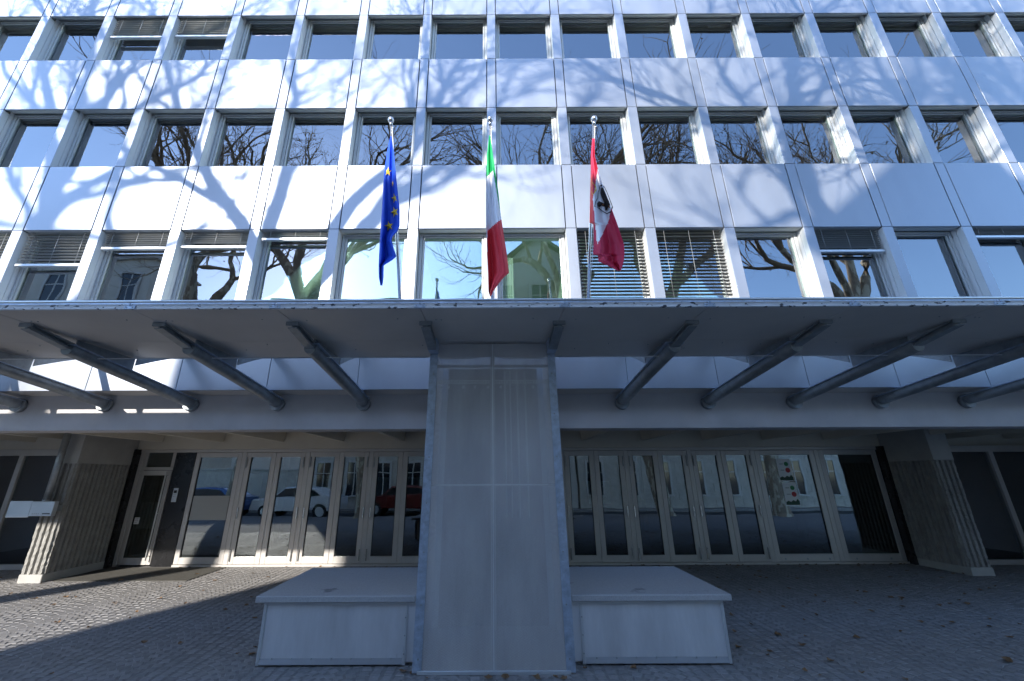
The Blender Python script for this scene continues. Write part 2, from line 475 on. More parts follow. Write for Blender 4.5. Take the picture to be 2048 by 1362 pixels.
# venetian blinds (window index, floor, drop in metres)
SL = W / 2 - hw - .035
slat_me = MB().prism([(-.026, .006), (-.012, .010), (.012, .000), (.026, -.010), (.026, -.012), (.012, -.002), (-.012, .008), (-.026, .004)], 0, -SL, SL).mesh('slat', M['slat'])
slat_open = MB().prism([(-.026, .000), (0, .006), (.026, .000), (.026, -.002), (0, .004), (-.026, -.002)], 0, -SL, SL).mesh('slat', M['slat_shaded'])
rail_me = MB().bbox(-SL - .01, SL + .01, -.03, .03, -.022, .02, .004).mesh('bottom_rail', M['alu'])
cord = {}
def blind(k, fl, drop, pitch, openb=False):
    zt = HEADS[fl] + RAISE[fl] - .022; drop += RAISE[fl]
    root = empty('blind', (0, 0, 0)); root.parent = bld
    root.matrix_parent_inverse = Matrix.Translation((0, -D, 0))
    root.location = (k * W + W / 2, D + .09, zt)
    n = int((drop - .04) / pitch)
    for i in range(n):
        o = link('slat', slat_open if openb else slat_me, root, (0, 0, -.02 - i * pitch))
        o.rotation_euler = (R(rnd.uniform(-.8, .8)) + R(-12 if openb else 20), 0, 0)
    link('bottom_rail', rail_me, root, (0, 0, -drop))
    for x in (-.42, 0, .42): MB().tube([(x, -.028, 0), (x, -.028, -drop)], .0035, 5).build('cord', M['slat'], root)
for a in ((-7, 0, .62, .055), (-6, 0, .60, .055), (-5, 0, .29, .036), (-4, 0, .27, .036), (-3, 0, .13, .030), (1, 0, 1.32, .062, True), (2, 0, 1.32, .062, True),
          (4, 0, .40, .036), (6, 0, .14, .03), (-6, 2, .50, .055), (-5, 2, .48, .055)):
    blind(*a)
# rooms behind: curtains, boards, partitions, ceiling lights seen through the panes
for (k, fl, u0, u1, zt) in ((-6, 0, .35, .98, .80), (-5, 0, .28, .96, .95), (-4, 0, .25, .95, .95), (-3, 0, .05, .95, 1.1), (0, 0, .02, .22, 1.1), (3, 1, .05, .5, 1.2), (4, 2, .1, .5, 1.1), (1, 1, .6, .95, 1.2), (-1, 1, .1, .9, 1.2), (5, 0, .3, .5, 1.2)):
    x0 = k * W + .12 + u0 * (W - .24); x1 = k * W + .12 + u1 * (W - .24)
    c = MB(); n = 14; vs, fs = [], []
    for i in range(n + 1):
        x = x0 + (x1 - x0) * i / n; y = D + REC + .14 + .018 * math.sin(i * 2.1)
        vs += [(x, y, SILLS[fl] + .03), (x, y, SILLS[fl] + zt)]
    for i in range(n): fs.append((2 * i, 2 * i + 2, 2 * i + 3, 2 * i + 1))
    c.add(vs, fs, 0, True); part(c, 'curtain', M['curtain'])
for fl in range(4):
    for k in range(K0, K1, 2):
        part(MB().box(k * W - .05, k * W + .05, D + .6, D + 5.9, SILLS[fl] - .6, HEADS[fl] + .1), 'partition', M['interior'])
    part(MB().box(K0 * W, K1 * W, D + .36, D + 5.9, HEADS[fl] + .02, HEADS[fl] + .05), 'room_ceiling', M['interior'])

lm = bpy.data.materials.new('lit_tube'); lm.use_nodes = True
lm.node_tree.nodes['Principled BSDF'].inputs['Emission Color'].default_value = (.85, .95, 1, 1)
lm.node_tree.nodes['Principled BSDF'].inputs['Emission Strength'].default_value = 3.0
part(MB().bbox(-3 * W + .2, -2 * W - .12, D + .72, D + .80, HEADS[0] - .12, HEADS[0] - .08, .005), 'ceiling_light', lm)
# lower band, soffit, beam, ceiling, lintel
band = MB().bbox(-W / 2 + .004, W / 2 - .004, 0, .032, 0, SILLS[0] - .012 - 2.92, .003).mesh('fascia_panel', M['panel'])
for k in range(K0, K1 + 1):
    inst('fascia_panel', band, (k * W, D, 2.92))
part(MB().box(K0 * W - .1, K1 * W + .1, D + .01, 6.30, 2.925, 2.975), 'soffit', M['soffit'])
part(MB().box(-12.07, 12.07, 6.27, 6.62, 2.395, 2.924), 'beam', M['plaster'])
part(MB().box(-12.0, 12.0, 6.63, 9.6, 2.66, 2.80), 'porch_ceiling', M['ceiling'])
rib = MB().prism([(-.07, .21), (.07, .21), (.045, 0), (-.045, 0)], 1, 6.63 - D, 9.16 - D).mesh('ceiling_rib', M['ceiling'])
for k in range(-8, 9): inst('ceiling_rib', rib, (k * W + .5 * W, D, 2.45))
part(MB().box(-12.0, 12.0, 9.18, 9.5, 2.302, 2.655), 'lintel', M['ceiling'])

# piers with rough vertical ribs
def pier(xi, side, yf):
    """xi: inner face, side -1 left / +1 right"""
    xo = xi + side * .40
    x0, x1 = min(xi, xo), max(xi, xo)
    core = part(MB().bbox(x0 + .03, x1 - .03, yf + .03, 9.5, .0, 1.99, .006).bbox(x0, x1, yf, 9.5, 1.97, 2.64, .008).bbox(x0 - .004, x1 + .004, yf - .006, 9.5, -.015, .13, .008), 'pier', M['concrete_smooth'])
    def ribm(seed, L=1.84):
        rr = random.Random(seed); b = MB(); vs, fs = [], []; n = 44
        for i in range(n + 1):
            z = L * i / n
            e = [rr.uniform(-.006, .006) for _ in range(4)]
            vs += [(-.036, .035, z), (-.022 + e[0], -.004 + e[1], z), (.022 + e[2], -.004 + e[3], z), (.036, .035, z)]
        for i in range(n):
            for j in range(3):
                p = i * 4 + j; fs.append((p, p + 1, p + 5, p + 4))
        fs.append((0, 1, 2, 3)); q = n * 4; fs.append((q + 3, q + 2, q + 1, q))
        b.add(vs, fs); return b.mesh('rib', M['concrete'])
    rm = [ribm(s) for s in (1, 2, 3, 4)]
    n = 4
    for i in range(n):
        o = link('rib', rm[i % 4], core, (x0 + .05 + (i) * .10, yf, .13))
    m = int((9.20 - yf) / .098)
    for i in range(m):
        o = link('rib', rm[(i * 3 + 1) % 4], core, (xi, yf + .055 + i * .098, .13), R(90) * side * -1)
pier(-7.80, -1, 7.92)
pier(8.50, 1, 8.15)
# filler wall between the piers and the frames
part(MB().box(-7.80, -7.74, 9.1, 9.5, 0, 2.30), 'jamb', M['blackpanel'])
part(MB().box(8.43, 8.50, 9.1, 9.5, 0, 2.30), 'jamb', M['blackpanel'])

# ground-floor glazing
YD = 9.24
H0, H1 = .0, 2.30
part(MB().bbox(-7.74, 8.43, YD - .02, YD + .10, 2.235, 2.30, .004), 'head_frame', M['doorframe'])
part(MB().bbox(-6.52, 8.43, YD - .03, YD + .10, -.015, .035, .004), 'threshold', M['doorframe'])
def leaf(x0, x1, name='folding_door', st=.10, z0=.04, z1=2.23, bot=.13, handles=(), mt='doorglass', angle=0):
    b = MB(); y0, y1 = YD, YD + .065
    b.bbox(x0, x0 + st, y0, y1, z0, z1, .005).bbox(x1 - st, x1, y0, y1, z0, z1, .005)
    b.bbox(x0 + st, x1 - st, y0 + .001, y1 - .001, z1 - .10, z1, .005).bbox(x0 + st, x1 - st, y0 + .001, y1 - .001, z0, z0 + bot, .005)
    b.box(x0 + st, x0 + st + .012, y0 + .014, y1 - .014, z0 + bot, z1 - .1, 1).box(x1 - st - .012, x1 - st, y0 + .014, y1 - .014, z0 + bot, z1 - .1, 1)
    o = part(b, name, [M['doorframe'], M['dark']])
    g = MB().box(x0 + st + .012, x1 - st - .012, y0 + .028, y0 + .038, z0 + bot, z1 - .10).build('pane', M[mt], o)
    for (hx, hz) in handles:
        h = MB().bbox(hx - .011, hx + .011, y0 - .03, y0 - .001, hz - .11, hz + .11, .005)
        h.build('handle' if hz < 1.8 else 'hinge', M['steelpole'] if hz < 1.8 else M['steel'], o)
    return o
def hz(x, right): return ((x, .20), (x, 1.0), (x, 2.02))
G = [.12 + 1.395 * k for k in range(-6, 7)]
def pair(x0, x1):
    xm = (x0 + x1) / 2
    leaf(x0 + .05, xm - .003, handles=hz(x0 + .075, 0))
    leaf(xm + .003, x1 - .05, handles=hz(x1 - .075, 1))
for k in range(2, 11):     # boundaries G[2]=-5.46 .. G[10]=5.70
    x = G[k]
    part(MB().bbox(x - .047, x + .047, YD - .005, YD + .09, .036, 2.234, .006), 'door_post', M['doorframe'])
for k in range(2, 10): pair(G[k], G[k + 1])
big = leaf(-6.52, G[2] - .05, 'window_wall', .10, .04, 2.23, .12)
MB().box(-6.40, G[2] - .17, YD + .022, YD + .027, .86, 1.34).build('frosted_band', M['grey'], big)
big2 = leaf(G[10] + .05, 7.10 - .05, 'window_wall', .11, .04, 2.23, .14)
leaf(7.10 + .05, 8.42, 'window_wall', .11, .04, 2.23, .14)
part(MB().bbox(7.053, 7.147, YD - .005, YD + .09, .036, 2.234, .006), 'door_post', M['doorframe'])
for x in (5.95, 6.4, 6.85, 7.4, 8.1):
    part(MB().tube([(x, YD - .004, .09), (x, YD + .004, .09)], .02, 8), 'drain_cap', M['steel'])
# black steel panel and glazed entrance door
part(MB().bbox(-6.96, -6.525, YD - .012, YD + .08, 0, 2.235, .004), 'steel_panel', M['blackpanel'])
itc = part(MB().bbox(-6.83, -6.73, YD - .03, YD - .013, 1.22, 1.50, .004), 'intercom', M['alu'])
MB().box(-6.81, -6.75, YD - .034, YD - .029, 1.40, 1.455).build('camera_window', M['dark'], itc)
for i, z in enumerate((1.37, 1.335, 1.28)):
    b = MB()
    for x in (-6.795, -6.765)[:2 if i < 2 else 1]: b.tube([(x, YD - .036, z), (x, YD - .028, z)], .008, 8)
    b.build('button', M['grey'], itc)
dr = leaf(-7.66, -6.985, 'entrance_door', .085, .03, 1.86, .13)
fr = MB().bbox(-7.74, -7.665, YD - .01, YD + .09, 0, 2.234, .004).bbox(-7.66, -6.965, YD - .008, YD + .085, 1.87, 1.93, .004).bbox(-7.66, -7.59, YD, YD + .08, 1.935, 2.234, .004).bbox(-7.04, -6.965, YD, YD + .08, 1.935, 2.234, .004)
tl = part(fr, 'door_frame', M['doorframe'])
MB().box(-7.59, -7.04, YD + .03, YD + .04, 1.935, 2.234).build('pane', M['doorglass'], tl)
h = MB().tube([(-7.045, YD - .07, .12), (-7.045, YD - .07, 1.84)], .014, 10)
for z in (.2, 1.0, 1.76): h.tube([(-7.045, YD - .07, z), (-7.045, YD, z)], .008, 8)
h.build('pull_handle', M['reveal'], dr)
MB().box(-7.54, -7.44, YD + .018, YD + .023, .79, .92).box(-7.525, -7.46, YD + .013, YD + .0175, .885, .90, 1).box(-7.525, -7.455, YD + .013, YD + .0175, .85, .862, 1).box(-7.525, -7.47, YD + .013, YD + .0175, .815, .827, 1).build('notice', [M['white'], M['grey']], dr)
MB().box(-7.5, -7.09, YD + .048, YD + .052, .70, 1.22).build('frosted_band', M['grey'], dr)

# outer bays
def bay(x0, x1, yb, cols):
    b = MB().bbox(x0, x1, yb, yb + .10, 2.17, 2.30, .004).bbox(x0, x1, yb, yb + .10, .0, .09, .004)
    for x in cols: b.bbox(x - .05, x + .05, yb + .002, yb + .098, .09, 2.17, .004)
    o = part(b, 'shop_window', M['doorframe'])
    xs = sorted(cols)
    for a, c in zip(xs[:-1], xs[1:]):
        MB().box(a + .05, c - .05, yb + .045, yb + .055, .09, 2.17).build('pane', M['doorglass'], o)
    return o
bay(-12.0, -8.21, 9.0, (-11.95, -10.1, -8.26))
bay(8.91, 12.0, 9.05, (8.96, 10.72, 11.95))
part(MB().box(-12, -8.21, 9.02, 9.3, 2.302, 2.66), 'lintel', M['ceiling'])
part(MB().tube([(-8.02, 7.80, 1.32), (-8.02, 7.80, 2.64)], .055, 12).tube([(-8.02, 7.80, 1.30), (-8.02, 7.80, 1.36)], .062, 12), 'downpipe', M['steel'])

# ground-floor rooms
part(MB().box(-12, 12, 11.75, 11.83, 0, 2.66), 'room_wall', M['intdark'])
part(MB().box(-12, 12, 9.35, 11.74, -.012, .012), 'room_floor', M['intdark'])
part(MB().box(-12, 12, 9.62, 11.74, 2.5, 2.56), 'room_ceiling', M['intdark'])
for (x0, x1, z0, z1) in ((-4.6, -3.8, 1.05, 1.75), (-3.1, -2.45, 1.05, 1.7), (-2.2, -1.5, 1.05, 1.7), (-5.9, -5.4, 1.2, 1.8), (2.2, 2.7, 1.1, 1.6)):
    part(MB().box(x0, x1, 10.0, 10.02, z0, z1), 'pale_board', M['pale'])  # pale turquoise rectangles standing behind the door glass
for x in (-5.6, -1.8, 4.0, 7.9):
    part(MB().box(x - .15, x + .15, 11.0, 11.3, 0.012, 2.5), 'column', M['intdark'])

# ------------------------------------------------------------------ the canopy
can = empty('entrance_canopy', (0, 5.08, 3.175), 'long grey metal canopy with stained front edge crossing below the first row of windows', 'canopy')
def cpart(mb, name, m, parent=can):
    o = mb.build(name, m, None); o.parent = parent
    o.matrix_parent_inverse = Matrix.Translation((0, -5.08, -3.175)); return o
ZC = 3.175
for k in range(-9, 10):
    x0, x1 = (k - .5) * W + .0025, (k + .5) * W - .0025
    dz = rnd.uniform(-.001, .001)
    cpart(MB().bbox(x0, x1, 3.452, 4.380, ZC + dz, ZC + .05, .003), 'soffit_panel', M['soffit'])
    cpart(MB().bbox(x0, x1, 4.394, 5.08, ZC + dz + .003, ZC + .05, .003), 'soffit_panel', M['soffit'])
    cpart(MB().bbox(x0, x1, 3.424, 3.449, ZC - .004, ZC + .046, .003), 'fascia', M['fascia'])
    sc = MB()
    for (fx, y) in ((-.42, 3.72), (-.38, 3.73), (.3, 3.70), (.02, 4.5), (-.25, 4.7), (.38, 4.55)):
        if rnd.random() < .75: sc.tube([((k + fx) * W, y, ZC + .004), ((k + fx) * W, y, ZC - .005)], .007, 6)
    if sc.v: cpart(sc, 'screw', M['steel'])
cpart(MB().box(-12.6, 12.6, 3.46, 5.07, ZC + .052, ZC + .085), 'roof_sheet', M['galv'])
cpart(MB().tube([(-12.6, 3.402, ZC + .062), (12.6, 3.402, ZC + .062)], .0125, 8), 'edge_rail', M['alu'])
cpart(MB().tube([(-12.6, 4.52, 3.02), (-.76, 4.52, 3.02)], .007, 6), 'tie_rod', M['alu'])
cpart(MB().tube([(.76, 4.52, 3.02), (12.6, 4.52, 3.02)], .007, 6), 'tie_rod', M['alu'])
for k in range(-9, 9):
    x = (k + .5) * W
    cl = cpart(MB().bbox(x - .05, x + .05, 3.412, 3.423, ZC - .008, ZC + .028, .003).box(x - .008, x + .008, 3.40, 3.412, ZC + .028, ZC + .055), 'clip', M['galv'])
    b = MB()
    for s in (-1, 1): MB().tube([(x + s * .03, 3.405, ZC + .012), (x + s * .03, 3.413, ZC + .012)], .006, 6).build('bolt', M['steel'], cl)
    pass
# brackets
def bracket(x, full=True):
    b = MB()
    # slim upper arm, an I-section
    ya, yb, za, zb = 3.78, 4.26, 3.150, 3.085
    for (w, dz0, dz1) in ((.045, .018, .026), (.008, -.03, .018), (.045, -.038, -.03)):
        b.add([(x - w, ya, za + dz0), (x + w, ya, za + dz0), (x + w, ya, za + dz1), (x - w, ya, za + dz1),
               (x - w, yb, zb + dz0 - .02), (x + w, yb, zb + dz0 - .02), (x + w, yb, zb + dz1), (x - w, yb, zb + dz1)],
              [(0, 1, 2, 3), (7, 6, 5, 4), (0, 4, 5, 1), (1, 5, 6, 2), (2, 6, 7, 3), (3, 7, 4, 0)])
    b.box(x - .062, x + .062, 3.765, 3.785, 3.135, 3.174)
    o = cpart(b, 'bracket', M['steel'])
    if not full:
        b = MB().bbox(x - .05, x + .05, 4.24, 4.42, 3.03, 3.16, .004)
        b.build('shoe', M['galv'], o); return
    r0, r1 = .066, .078
    n = 16; p0, p1 = Vector((x, 4.22, 3.045)), Vector((x, 6.24, 2.80))
    t = MB()
    # half-round trough with a flat lid
    vs, fs = [], []
    for (p, r) in ((p0, r0), (p1, r1)):
        for i in range(n + 1):
            a = math.pi + math.pi * i / n
            vs.append((p.x + r * math.cos(a), p.y, p.z + r * 1.0 * math.sin(a)))
        vs += [(p.x + r, p.y, p.z + .035), (p.x - r, p.y, p.z + .035)]
    m = n + 3
    for i in range(m): fs.append((i, (i + 1) % m, m + (i + 1) % m, m + i))
    fs += [tuple(range(m))[::-1], tuple(range(m, 2 * m))]
    t.add(vs, fs, 0, False); t.build('tube', M['steel'], o)
    l = MB()
    l.add([(x - .10, 4.20, 3.082), (x + .10, 4.20, 3.082), (x + .105, 6.22, 2.837), (x - .105, 6.22, 2.837), (x - .10, 4.20, 3.092), (x + .10, 4.20, 3.092), (x + .105, 6.22, 2.847), (x - .105, 6.22, 2.847)],
          [(0, 3, 2, 1), (4, 5, 6, 7), (0, 1, 5, 4), (1, 2, 6, 5), (2, 3, 7, 6), (3, 0, 4, 7)])
    l.build('flange', M['galv'], o)
    MB().prism([(4.30, 3.08), (5.07, 2.99), (5.07, 3.172), (4.30, 3.172)], 0, x - .006, x + .006).build('web', M['steel'], o)
    MB().prism([(5.095, 3.09), (5.40, 3.235), (5.84, 3.43), (5.84, 3.62), (5.095, 3.30)], 0, x - .006, x + .006).build('upper_web', M['steel'], o)
    MB().tube([(x, 6.20, 2.78), (x, 6.268, 2.772)], .105, 18).build('wall_plate', M['steel'], o)
for k in range(-9, 9):
    bracket((k + .5) * W, k not in (-1, 0))

# ------------------------------------------------------------------ the mesh-clad shaft
sh = empty('ventilation_shaft', (0, 4.44, 0), 'tall perforated metal shaft with galvanised corner angles rising to the canopy', 'shaft')
def spart(mb, name, m, parent=sh):
    o = mb.build(name, m, None); o.parent = parent
    o.matrix_parent_inverse = Matrix.Translation((0, -4.44, 0)); return o
def tap(z): return .745 - .035 * z / 3.17
ZT = 3.165
def angle(s, y, lip):
    b = MB(); w0, w1 = tap(0), tap(ZT); t = .085
    def xs(w): return (s * (w - t), s * w)
    v = []
    for z, w in ((.015, w0), (ZT, w1)):
        a, c = sorted(xs(w)); v += [(a, y, z), (c, y, z), (c, y + .006, z), (a, y + .006, z)]
    b.add(v, [(0, 3, 2, 1), (4, 5, 6, 7), (0, 1, 5, 4), (1, 2, 6, 5), (2, 3, 7, 6), (3, 0, 4, 7)])
    v = []
    for z, w in ((.015, w0), (ZT, w1)):
        a, c = sorted((s * w, s * (w - .006))); v += [(a, y + lip * .007, z), (c, y + lip * .007, z), (c, y + lip * .085, z), (a, y + lip * .085, z)]
    b.add(v, [(0, 3, 2, 1), (4, 5, 6, 7), (0, 1, 5, 4), (1, 2, 6, 5), (2, 3, 7, 6), (3, 0, 4, 7)])
    return b
YS, YE = 4.44, 5.60
for s in (-1, 1):
    o = spart(angle(s, YS, 1), 'corner_angle', M['galv'])
    b = MB()
    for z in (.12, .55, 1.0, 1.45, 1.9, 2.35, 2.8): b.tube([(s * (tap(z) - .05), YS - .005, z), (s * (tap(z) - .05), YS + .001, z)], .008, 6)
    b.build('screw', M['steel'], o)
    spart(angle(s, YE, -1), 'corner_angle', M['galv'])
def sheet(x0a, x1a, x0b, x1b, z0, z1, y, name='perforated_panel'):
    v = [(x0a, y, z0), (x1a, y, z0), (x1a, y + .002, z0), (x0a, y + .002, z0), (x0b, y, z1), (x1b, y, z1), (x1b, y + .002, z1), (x0b, y + .002, z1)]
    return spart(MB().add(v, [(0, 3, 2, 1), (4, 5, 6, 7), (0, 1, 5, 4), (1, 2, 6, 5), (2, 3, 7, 6), (3, 0, 4, 7)]), name, M['sheet'])
zm = 1.62
for z0, z1 in ((.03, zm), (zm + .004, ZT - .01)):
    for s in (-1, 1):
        a0, a1 = tap(z0) - .012, tap(z1) - .012
        if s < 0: sheet(-a0, -.003, -a1, -.003, z0, z1, YS + .010)
        else: sheet(.003, a0, .003, a1, z0, z1, YS + .010)
spart(MB().box(-.70, .70, YS + .02, YS + .05, zm - .012, zm + .012), 'cross_bar', M['alu'])
spart(MB().box(-.026, .026, YS + .014, YS + .05, .03, ZT - .01), 'centre_post', M['alu'])
for s in (-1, 1):
    v = []
    for z in (.03, ZT - .01):
        a, c = sorted((s * (tap(z) - .008), s * (tap(z) - .010))); v += [(a, YS + .02, z), (c, YS + .02, z), (c, YE, z), (a, YE, z)]
    spart(MB().add(v, [(0, 3, 2, 1), (4, 5, 6, 7), (0, 1, 5, 4), (1, 2, 6, 5), (2, 3, 7, 6), (3, 0, 4, 7)]), 'perforated_panel', M['sheet'])
spart(MB().box(-.73, .73, YE + .007, YE + .03, .03, ZT - .01), 'rear_sheet', M['intdark'])  # near-black colour stands in for the shade inside the shaft
# things inside, seen through the holes near the top
spart(MB().box(-.69, .69, YS + .10, YS + .12, 2.90, 2.93), 'cross_bar', M['galv'])
spart(MB().box(-.62, -.20, YS + .13, YS + .16, 3.02, 3.035).box(.10, .60, YS + .13, YS + .16, 3.02, 3.035), 'light_tube', M['white'])
st = MB()
st.box(-.68, .68, YS + .06, YS + .064, 2.70, 2.708).box(-.68, .68, YS + .06, YS + .064, 2.732, 2.740)
for i in range(46): x = -.675 + i * .03; st.box(x - .008, x + .008, YS + .0605, YS + .0635, 2.708, 2.732)
spart(st, 'punched_strap', M['white'])
for x in (.14, .20, .28, .37): spart(MB().tube([(x, YS + .13, 1.3), (x, YS + .13, 2.86)], .010, 8), 'conduit', M['alu'])
b = MB()
for x in (-.58, -.50, -.33, -.20, -.05, .09, .45, .62): b.box(x - .014, x + .014, YS + .05, YS + .06, 2.645, 2.675)
spart(b, 'cable_clip', M['white'])
# aluminium strip along the front foot of the shaft
spart(MB().bbox(-.70, .70, YS - .004, YS + .009, .0, .03, .002), 'base_strip', M['alu'])

# ------------------------------------------------------------------ two stone-topped benches beside the shaft
def bench(s, label):
    root = empty('bench', (s * 1.52, 4.62, 0), label, 'bench')
    inv = Matrix.Translation((-s * 1.52, -4.62, 0))
    def bp(mb, name, m, parent=root):
        o = mb.build(name, m, None); o.parent = parent; o.matrix_parent_inverse = inv; return o
    def sx(a, c): return tuple(sorted((s * a, s * c)))
    x0, x1 = sx(.765, 2.34)
    bp(MB().bbox(x0, x1, 4.575, 5.90, .535, .595, .008), 'slab', M['granite'])
    x0, x1 = sx(.875, 2.245)
    p = bp(MB().box(x0, x1, 4.628, 4.632, .035, .505), 'perforated_panel', M['bench_sheet'])
    a, c = sx(.765, .845)
    bp(MB().box(a, c, 4.630, 4.634, .035, .505), 'perforated_panel', M['bench_sheet'])
    a, c = sx(2.251, 2.255)
    bp(MB().box(a, c, 4.66, 5.82, .035, .505), 'perforated_panel', M['bench_sheet'])
    b = MB()
    a, c = sx(.765, 2.262); b.bbox(a, c, 4.615, 4.66, .508, .534, .002)
    a, c = sx(2.235, 2.262); b.bbox(a, c, 4.613, 4.65, .012, .507, .002)
    a, c = sx(.845, .875); b.bbox(a, c, 4.616, 4.64, .012, .507, .002)
    bp(b, 'frame', M['alu'])
    a, c = sx(.875, 2.234)
    bp(MB().prism([(4.626, .065), (4.612, .02), (4.616, .015), (4.64, .03)], 0, a, c), 'bottom_strip', M['panel'])
    for i in range(7):
        x = s * (.98 + i * .19)
        o = bp(MB().tube([(x, 4.614, .062), (x, 4.625, .062)], .008, 6), 'screw', M['steel'])
    for z in (.1, .25, .4): bp(MB().tube([(s * .86, 4.611, z), (s * .86, 4.618, z)], .007, 6), 'screw', M['steel'])
    a, c = sx(.77, 2.20)
    bp(MB().box(a, c, 4.70, 5.80, .0, .50), 'core', M['plaster'])
bench(-1, 'grey stone topped metal bench on the left side of the tall perforated shaft')
bench(1, 'grey stone topped metal bench on the right side of the tall perforated shaft')

# ------------------------------------------------------------------ flagpoles and flags
def flagpole(top, bot, label):
    p1, p0 = at(*top), at(*bot)
    d = (p0 - p1); base = p1 + d * ((p1.z - 3.262) / (p1.z - p0.z))
    root = empty('flagpole', base, label, 'flagpole', 'flagpoles on the canopy')
    v = p1 - base
    MB().tube([(0, 0, 0), v], [.021, .016], 12).build('pole', M['steelpole'], root)
    MB().ball(v, .040, 16, 10).tube([v - v.normalized() * .075, v - v.normalized() * .03], [.018, .024], 12).build('finial', M['steelpole'], root)
    MB().bbox(-.06, .06, -.06, .06, -.012, .01, .003).build('base_plate', M['galv'], root)
    u = v.normalized()
    MB().tube([Vector((.022, -.02, .3)) , u * 1.2 + Vector((.034, -.03, 0)), v - u * .09 + Vector((.012, -.01, 0))], .0035, 5).tube([v - u * .10, v - u * .10 + Vector((.03, -.02, -.005))], .007, 6).build('halyard', M['white'], root)
flagpole((782, 240, 3.9), (800, 603, 4.8), 'steel flagpole carrying the blue flag with yellow stars')
flagpole((980, 239, 3.9), (985, 603, 4.8), 'steel flagpole in the middle carrying the green white and red flag')
flagpole((1188, 238, 3.9), (1176, 603, 4.8), 'steel flagpole carrying the red and white flag with the eagle')

def interp(rows, y):
    if y <= rows[0][0]: return rows[0][1:]
    for a, b in zip(rows[:-1], rows[1:]):
        if a[0] <= y <= b[0]:
            t = (y - a[0]) / max(b[0] - a[0], 1e-6); return tuple(a[i] + (b[i] - a[i]) * t for i in (1, 2))
    return rows[-1][1:]
def fold(u, y, ph, Y0):
    amp = .012 + .035 * min(1, max(0, (y - 280) / 120))
    return Y0 + amp * (math.sin(u * 7.5 + ph + y * .006) + .45 * math.sin(u * 15 + ph * 2 - y * .013)) - .05 * u
def flag(name, rows, pick, mats, label, ph, Y0):
    NU, NV = 40, 130
    ys = [rows[0][0] + (rows[-1][0] - rows[0][0]) * j / NV for j in range(NV + 1)]
    b = MB(); vs, fs, mi = [], [], []
    for y in ys:
        xl, xr = interp(rows, y)
        for i in range(NU + 1):
            u = i / NU; x = xl + (xr - xl) * u
            vs.append(at(x, y, fold(u, y, ph, Y0)))
    for j in range(NV):
        yc = (ys[j] + ys[j + 1]) / 2; xl, xr = interp(rows, yc)
        for i in range(NU):
            p = j * (NU + 1) + i; fs.append((p, p + 1, p + NU + 2, p + NU + 1)); mi.append(pick(xl + (xr - xl) * (i + .5) / NU, yc))
    org = at((rows[0][1] + rows[0][2]) / 2, rows[0][0], Y0)
    b.v = [tuple(Vector(v) - org) for v in vs]; b.f = fs; b.mi = mi; b.sm = [True] * len(fs)
    o = b.build(name, mats, None, org)
    m = o.modifiers.new('cloth_thickness', 'SOLIDIFY'); m.thickness = .002
    tag(o, label, 'flag', 'flags on the canopy poles')
    return o, org
def mark(o, org, rows, pts, ph, Y0, name, m, rel=.006):
    """flat print lying on the cloth"""
    vs = []
    for (x, y) in pts:
        xl, xr = interp(rows, y); u = min(1, max(0, (x - xl) / max(xr - xl, 1)))
        vs.append(at(x, y, fold(u, y, ph, Y0) - rel) - org)
    n = len(vs)
    c = sum(vs, Vector()) / n
    b = MB(); b.add(vs + [c] + [v + Vector((0, .002, 0)) for v in vs], [(i, (i + 1) % n, n) for i in range(n)] + [(i, i + n + 1, (i + 1) % n + n + 1, (i + 1) % n) for i in range(n)])
    return b.build(name, m, o)
EU = [(273, 781, 783), (300, 775, 787.5), (340, 769, 791), (376, 766.5, 794.5), (421, 764, 799.5), (452, 762, 799.5), (463, 761, 794.5), (473, 760.5, 785), (481, 760, 783), (500, 759, 788.5),
      (513, 758, 793), (520, 758, 785), (531, 757.5, 767.5), (555, 758, 767), (571, 761, 765)]
o, org = flag('european_flag', EU, lambda x, y: 0, [M['eublue']], 'blue flag with yellow stars hanging limp from the left pole', 1.2, 3.93)
def star(cx, cy, r, rot=0, sx=1.0):
    return [(cx + sx * r * (1 if i % 2 == 0 else .40) * math.sin(rot + math.pi * i / 5), cy - r * (1 if i % 2 == 0 else .40) * math.cos(rot + math.pi * i / 5)) for i in range(10)]
for (cx, cy, r, rot, s) in ((776, 343, 10, .1, .75), (785.5, 367, 7, .3, .3), (789, 396, 10.5, -.3, .6), (789.5, 424, 11, -.35, .75), (778, 452, 10.5, -.2, .85)):
    mark(o, org, EU, star(cx, cy, r, rot, s), 1.2, 3.93, 'star', M['yellow'], .012)
IT = [(271, 978.5, 980.5), (310, 974, 986), (345, 973, 991), (387, 973, 997), (421, 972.8, 1000), (459, 972.7, 1005.6), (500, 974, 1012.3), (541, 975.7, 1017.2), (546, 976, 1017.7), (555, 976.3, 1007), (569, 976.6, 996), (583, 977, 986), (593, 980, 982)]
def itp(x, y):
    if y > 463 - (x - 973.5) * .857: return 1 if (x < 974.6 and y < 505) else 2
    if y < 354 - (x - 973.5) * 1.0: return 0
    if x > 986 + (y - 341) * .165 and y < 430: return 0
    return 1
flag('italian_flag', IT, itp, [M['fgreen'], M['fwhite'], M['fred']], 'green white and red flag hanging limp from the middle pole', 2.6, 3.93)
TN = [(277, 1184.6, 1189.7), (312, 1181.8, 1189.4), (337, 1181.5, 1195.8), (360, 1181.3, 1202), (385, 1180.6, 1211), (415, 1180, 1222.5), (446, 1179, 1234), (448, 1187.4, 1234.6), (488, 1187.4, 1248),
      (509, 1186, 1249), (511, 1195.8, 1248.8), (523, 1197, 1247.5), (531, 1215, 1245.5), (541, 1235, 1242)]
